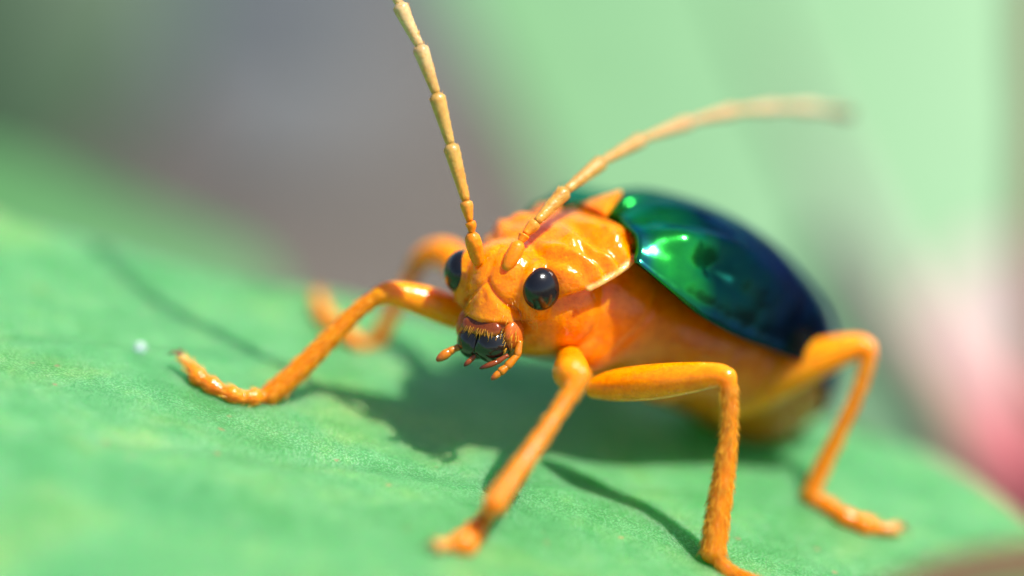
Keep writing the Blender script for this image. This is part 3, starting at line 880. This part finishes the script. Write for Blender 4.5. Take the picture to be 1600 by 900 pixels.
def elytron(side):
    nu, nv = 150, 70
    u = np.linspace(0, 1, nu) ** 1.0; v = np.linspace(0, 1, nv)
    Uu, V = np.meshgrid(u, v, indexing='ij')
    S = 5.72 * (1 - (1 - Uu) ** 1.25)
    H = smooth_interp(S, ES, EH); Mg = smooth_interp(S, ES, EM); Wd = smooth_interp(S, ES, EW)
    th = V * math.pi / 2
    y = Wd * np.sin(th) ** 0.86; z = Mg + (H - Mg) * np.cos(th) ** 0.82
    # base edge slants forward at the shoulder, a notch for the scutellum at the suture
    S = S + (1 - Uu) ** 6 * (0.10 - 0.22 * np.sin(th) ** 2)
    S = S + 0.42 * np.exp(-(V / 0.10) ** 2) * np.exp(-(S / 0.35) ** 2)
    nrm_y = np.sin(th); nrm_z = np.cos(th)
    def push(a, s0, ss, v0, vs_):
        g = a * np.exp(-((S - s0) / ss) ** 2 - ((V - v0) / vs_) ** 2)
        return g
    k = push(0.25, 0.55, 0.40, 0.58, 0.14) + push(-0.17, 1.25, 0.38, 0.70, 0.11) + push(-0.06, 0.75, 0.5, 0.30, 0.12) + push(0.07, 1.1, 0.6, 0.15, 0.2)
    k = k + push(0.09, 1.15, 0.6, 0.50, 0.07) + push(-0.05, 2.0, 0.5, 0.8, 0.1)
    k = k + 0.02 * np.sin(S * 2.3 + 1) * np.sin(V * 9)
    y = y + k * nrm_y; z = z + k * nrm_z
    rimw = np.exp(-((V - 1) / 0.03) ** 2)
    y = y + 0.05 * rimw
    y = np.maximum(y, 0.006)
    top = np.stack([-S, y * side, z], -1).reshape(-1, 3)
    bot = np.stack([-S, np.maximum(0.006, y - 0.07 * nrm_y - 0.02) * side, z - 0.07 * nrm_z - 0.02], -1).reshape(-1, 3)
    i, j = np.meshgrid(np.arange(nu - 1), np.arange(nv - 1), indexing='ij')
    a = (i * nv + j).ravel()
    q = np.stack([a, a + 1, a + nv + 1, a + nv], 1)
    if side < 0: q = q[:, ::-1]
    n = nu * nv
    fs = [q, q[:, ::-1] + n]
    def strip(ids):
        s = np.stack([ids[:-1], ids[1:], ids[1:] + n, ids[:-1] + n], 1); fs.append(s)
    strip(np.arange(nv)); strip(np.arange(nv) + (nu - 1) * nv); strip(np.arange(nu) * nv); strip(np.arange(nu) * nv + nv - 1)
    fs = np.concatenate(fs)
    P = np.concatenate([top, bot])
    o = link('elytron', W(body(P)), fs, M_ELY, beetle)
    s2 = np.concatenate([S.ravel()] * 2); v2 = np.concatenate([V.ravel()] * 2)
    c = np.tile(np.array([0.04, 0.66, 0.08]), (len(P), 1))  # emerald shoulder, its base colour brightened to strengthen the highlight
    c = blend(c, (s2 - 0.35) / 0.95, (0.003, 0.060, 0.040))
    c = blend(c, (s2 - 1.4) / 1.3, (0.003, 0.014, 0.032))  # blue-black rear, dark reflections of the surroundings put into the colour
    c = blend(c, 0.6 * np.exp(-((v2 - 1) / 0.05) ** 2), (0.006, 0.04, 0.07))
    c = blend(c, 0.7 * np.exp(-(s2 / 0.12) ** 2), (0.03, 0.16, 0.30))
    pigment(o, c)
    bm = bmesh.new(); bm.from_mesh(o.data); bmesh.ops.recalc_face_normals(bm, faces=bm.faces); bm.to_mesh(o.data); bm.free()
    return o
elytron(1); elytron(-1)

def f_scut(p):
    q = (p - np.array([-0.15, 0, 1.92])) @ roty(44)
    a = np.abs(q[..., 1])
    slab = np.abs(q[..., 2] + 0.25 * a ** 2) - 0.055
    edge = (a - 0.55 * q[..., 0] - 0.15) / 1.14
    return smax(smax(slab, edge, 0.04), q[..., 0] - 0.34, 0.04)
v, f = surface_net(f_scut, (-0.8, -0.6, 1.3), (0.4, 0.6, 2.5), 0.022)
o = link('scutellum', W(body(v)), f, M_BODY, beetle); pigment(o, np.tile(O1, (len(v), 1)))

# ------------------------------------------------------------------ legs
LEGC = np.array([0.96, 0.31, 0.0]); TIBC = np.array([0.76, 0.22, 0.0]); TARC = np.array([0.78, 0.23, 0.006]); PADC = np.array([0.85, 0.62, 0.30])
def leg(fem, tib, tar, hair_n, hair_r=0.0048, claw=True, label=None):
    """fem, tib, tar: lists of (point in set axes, radius)"""
    def dense(ch, n):
        pts = catmull([p for p, r in ch], n); rr = catmull([np.array([r, 0, 0]) for p, r in ch], n)[:, 0]
        return [(p, max(0.03, r)) for p, r in zip(pts, rr)]
    fem, tib, tar = dense(fem, 4), dense(tib, 3), dense(tar, 2)
    allp = np.array([p for p, r in fem + tib + tar])
    def fn(p):
        d = chain(p, fem)
        d = smin(d, chain(p, tib), 0.035)
        t = chain(p, tar)
        return smin(d, t, 0.02)
    v, f = surface_net(fn, allp.min(0) - 0.42, allp.max(0) + 0.42, 0.032)
    o = link('leg', W(v), f, M_LEG, beetle)
    df = chain(v, fem); dt = chain(v, tib); da = chain(v, tar)
    c = np.tile(LEGC, (len(v), 1))
    c = blend(c, (df - dt) / 0.1 + 0.5, TIBC)
    w = np.clip((np.minimum(df, dt) - da) / 0.06, 0, 1)
    c = blend(c, w, TARC)
    for jp, jr in ((fem[-1][0], 0.16), (tib[-1][0], 0.15)):
        c = blend(c, 0.55 * np.clip(1.2 - np.linalg.norm(v - jp, axis=1) / jr, 0, 1), (0.30, 0.085, 0.006))
    endp = tar[-1][0]
    c = blend(c, 0.7 * (1 - np.clip(np.linalg.norm(v - endp, axis=1) / 0.22, 0, 1)), PADC)
    pigment(o, c)
    # hair on shin and foot
    hb_, hd_, hl_ = [], [], []
    segs = list(zip(tib[:-1], tib[1:])) + list(zip(tar[:-1], tar[1:]))
    ln = np.array([np.linalg.norm(b[0] - a[0]) for a, b in segs]); cum = ln / ln.sum()
    for k in rng.choice(len(segs), hair_n, p=cum):
        (a, ra), (b, rb) = segs[k]
        ax = unit(b - a); e1 = unit(np.cross(ax, [0.3, 0.2, 0.9])); e2 = np.cross(ax, e1)
        t = rng.random(); th = rng.random() * 6.283; d = math.cos(th) * e1 + math.sin(th) * e2
        hb_.append(W(a + (b - a) * t + d * (ra + (rb - ra) * t) * 0.97)); hd_.append(W(d * (0.22 + 0.22 * rng.random()) + ax + rng.normal(0, .08, 3)))
        hl_.append(0.13 + 0.08 * rng.random())
    hv, hf = bristles(hb_, hd_, hl_, hair_r, None)
    h = link('leg_hair', hv, hf, M_HAIR, o); h['kind'] = 'stuff'
    # pair of hooked claws
    if claw:
        ax = unit(tar[-1][0] - tar[-3][0]); n = unit([0.238, 0.883, 0.405]); sd = unit(np.cross(ax, n))
        for s in (1, -1):
            p0 = tar[-1][0] + ax * tar[-1][1] * 0.6
            pts = catmull([p0, p0 + ax * 0.11 + sd * s * 0.08 + n * 0.03, p0 + ax * 0.18 + sd * s * 0.12 - n * 0.08], 4)
            cv, cf = sweep(pts, np.linspace(0.034, 0.007, len(pts)), 8)
            co = link('claw', W(cv), cf, M_MOUTH, o); pigment(co, np.tile(np.array([0.20, 0.07, 0.02]), (len(cv), 1)))
    return o
def lift(p, h): return p + unit([0.238, 0.883, 0.405]) * h
def P(px, py, z): return at(px, py, z)

# left front: thigh points at the viewer, knee a round knob
kn = P(893, 582, 0.95)
t1 = lift(lf_t, 0.17)
leg([(P(888, 556, -0.9), 0.2), (P(893, 574, -0.2), 0.26), (P(892, 582, 0.45), 0.29), (kn, 0.255)],
    [(P(908, 588, 1.02), 0.165), (P(880, 632, 1.25), 0.125), (P(838, 694, 1.6), 0.135), (P(795, 755, 1.95), 0.155), (P(772, 788, 2.12), 0.175)],
    [(P(768, 795, 2.15), 0.10), (lift(on_leaf(757, 818), 0.15), 0.14), (lift(on_leaf(750, 828), 0.12), 0.11), (lift(on_leaf(738, 842), 0.10), 0.20), (lift(on_leaf(731, 850), 0.08), 0.14), (lift(on_leaf(722, 858), 0.08), 0.23), (lift(on_leaf(708, 858), 0.10), 0.10), (lift(on_leaf(694, 860), 0.10), 0.09), (lift(on_leaf(684, 862), 0.10), 0.10)], 600)
# left middle: thigh level to the side, shin straight down
leg([(P(930, 606, -0.75), 0.17), (P(965, 602, -0.55), 0.255), (P(1020, 597, -0.2), 0.285), (P(1080, 590, 0.1), 0.245), (P(1120, 586, 0.3), 0.19), (P(1134, 590, 0.36), 0.175)],
    [(P(1137, 598, 0.38), 0.145), (P(1140, 650, 0.36), 0.125), (P(1134, 720, 0.32), 0.155), (P(1124, 790, 0.3), 0.18), (P(1116, 850, 0.3), 0.195), (P(1114, 862, 0.3), 0.20)],
    [(P(1118, 872, 0.32), 0.10), (P(1132, 886, 0.42), 0.105), (P(1150, 902, 0.5), 0.13), (lift(on_leaf(1172, 922), 0.08), 0.16), (lift(on_leaf(1196, 938), 0.06), 0.17), (lift(on_leaf(1222, 948), 0.09), 0.10)], 1700)
# left hind
leg([(P(1130, 640, -2.75), 0.18), (P(1175, 612, -2.7), 0.34), (P(1240, 577, -2.55), 0.355), (P(1300, 552, -2.45), 0.28), (P(1340, 540, -2.4), 0.19), (P(1354, 544, -2.38), 0.16)],
    [(P(1357, 552, -2.38), 0.13), (P(1345, 600, -2.4), 0.11), (P(1315, 668, -2.45), 0.115), (P(1280, 740, -2.5), 0.13), (P(1266, 774, -2.52), 0.145)],
    [(P(1270, 782, -2.5), 0.09), (lift(on_leaf(1290, 798), 0.10), 0.14), (lift(on_leaf(1303, 808), 0.10), 0.10), (lift(on_leaf(1320, 818), 0.10), 0.16), (lift(on_leaf(1332, 823), 0.10), 0.11), (lift(on_leaf(1348, 828), 0.09), 0.18), (lift(on_leaf(1362, 832), 0.10), 0.10), (lift(on_leaf(1380, 836), 0.10), 0.085), (lift(on_leaf(1396, 838), 0.14), 0.09)], 500)
# right front
leg([(P(735, 500, -1.45), 0.22), (P(700, 484, -1.3), 0.26), (P(655, 468, -1.15), 0.24), (P(612, 458, -1.05), 0.19), (P(594, 461, -1.0), 0.16)],
    [(P(585, 466, -1.0), 0.13), (P(552, 492, -1.0), 0.13), (P(500, 545, -0.98), 0.155), (P(448, 596, -0.96), 0.175), (P(422, 617, -0.95), 0.175)],
    [(P(412, 622, -0.95), 0.09), (lift(on_leaf(394, 630), 0.11), 0.125), (lift(on_leaf(378, 630), 0.10), 0.085), (lift(on_leaf(360, 626), 0.11), 0.14), (lift(on_leaf(345, 620), 0.10), 0.085), (lift(on_leaf(328, 612), 0.11), 0.15),
     (lift(on_leaf(316, 606), 0.12), 0.085), (lift(on_leaf(306, 600), 0.13), 0.15), (lift(on_leaf(293, 588), 0.2), 0.065), (lift(on_leaf(280, 580), 0.24), 0.055)], 600)
# right middle
leg([(P(745, 470, -2.6), 0.2), (P(725, 425, -2.9), 0.25), (P(700, 398, -3.1), 0.24), (P(672, 396, -3.3), 0.19), (P(655, 408, -3.4), 0.16)],
    [(P(650, 416, -3.45), 0.13), (P(628, 460, -3.55), 0.12), (P(600, 512, -3.7), 0.13), (P(582, 542, -3.8), 0.14)],
    [(P(575, 548, -3.85), 0.09), (lift(on_leaf(555, 542), 0.08), 0.12), (lift(on_leaf(530, 524), 0.10), 0.14), (lift(on_leaf(508, 506), 0.10), 0.15), (lift(on_leaf(496, 488), 0.14), 0.12), (lift(on_leaf(492, 478), 0.2), 0.09)], 200)
# right hind, behind the abdomen
def BL(a, y, z=None):
    c = body((a, y, 0))
    if z is not None: return body((a, y, z))
    return np.array([c[0], leaf_y(c[0], c[2]) + 0.12, c[2]])
leg([(body((-1.8, -0.8, -0.55)), 0.2), (body((-2.3, -1.4, -0.35)), 0.28), (body((-2.9, -2.1, -0.15)), 0.26), (body((-3.3, -2.6, -0.05)), 0.17)],
    [(body((-3.35, -2.65, -0.1)), 0.13), (body((-3.4, -2.8, -0.9)), 0.12), (lift(BL(-3.2, -2.7), 0.25), 0.14)],
    [(lift(BL(-3.25, -2.75), 0.1), 0.09), (BL(-3.6, -2.9), 0.13), (BL(-3.9, -3.0), 0.12)], 100)

# ------------------------------------------------------------------ a dew drop on the leaf
m, nt, Pn, out = mat('water')
Pn.inputs['Base Color'].default_value = (0.92, 0.97, 1.0, 1); Pn.inputs['Transmission Weight'].default_value = 0.75
Pn.inputs['Roughness'].default_value = 0.15; Pn.inputs['IOR'].default_value = 1.33
c = on_leaf(218, 548)
v, f = ellipsoid_mesh((0, 0, 0), np.eye(3), (0.11, 0.11, 0.11), 24, 16)
n = unit([0.238, 0.883, 0.405])
v = v - n * (np.minimum(0, v @ n + 0.05))[:, None]
o = link('dew_drop', W(v + c + n * 0.045), f, m)
tag(o, 'tiny pale dew drop on the leaf in front of the beetle\'s upturned foot', 'dew drop')

for o in bpy.data.objects:
    if '_w' in o: del o['_w']
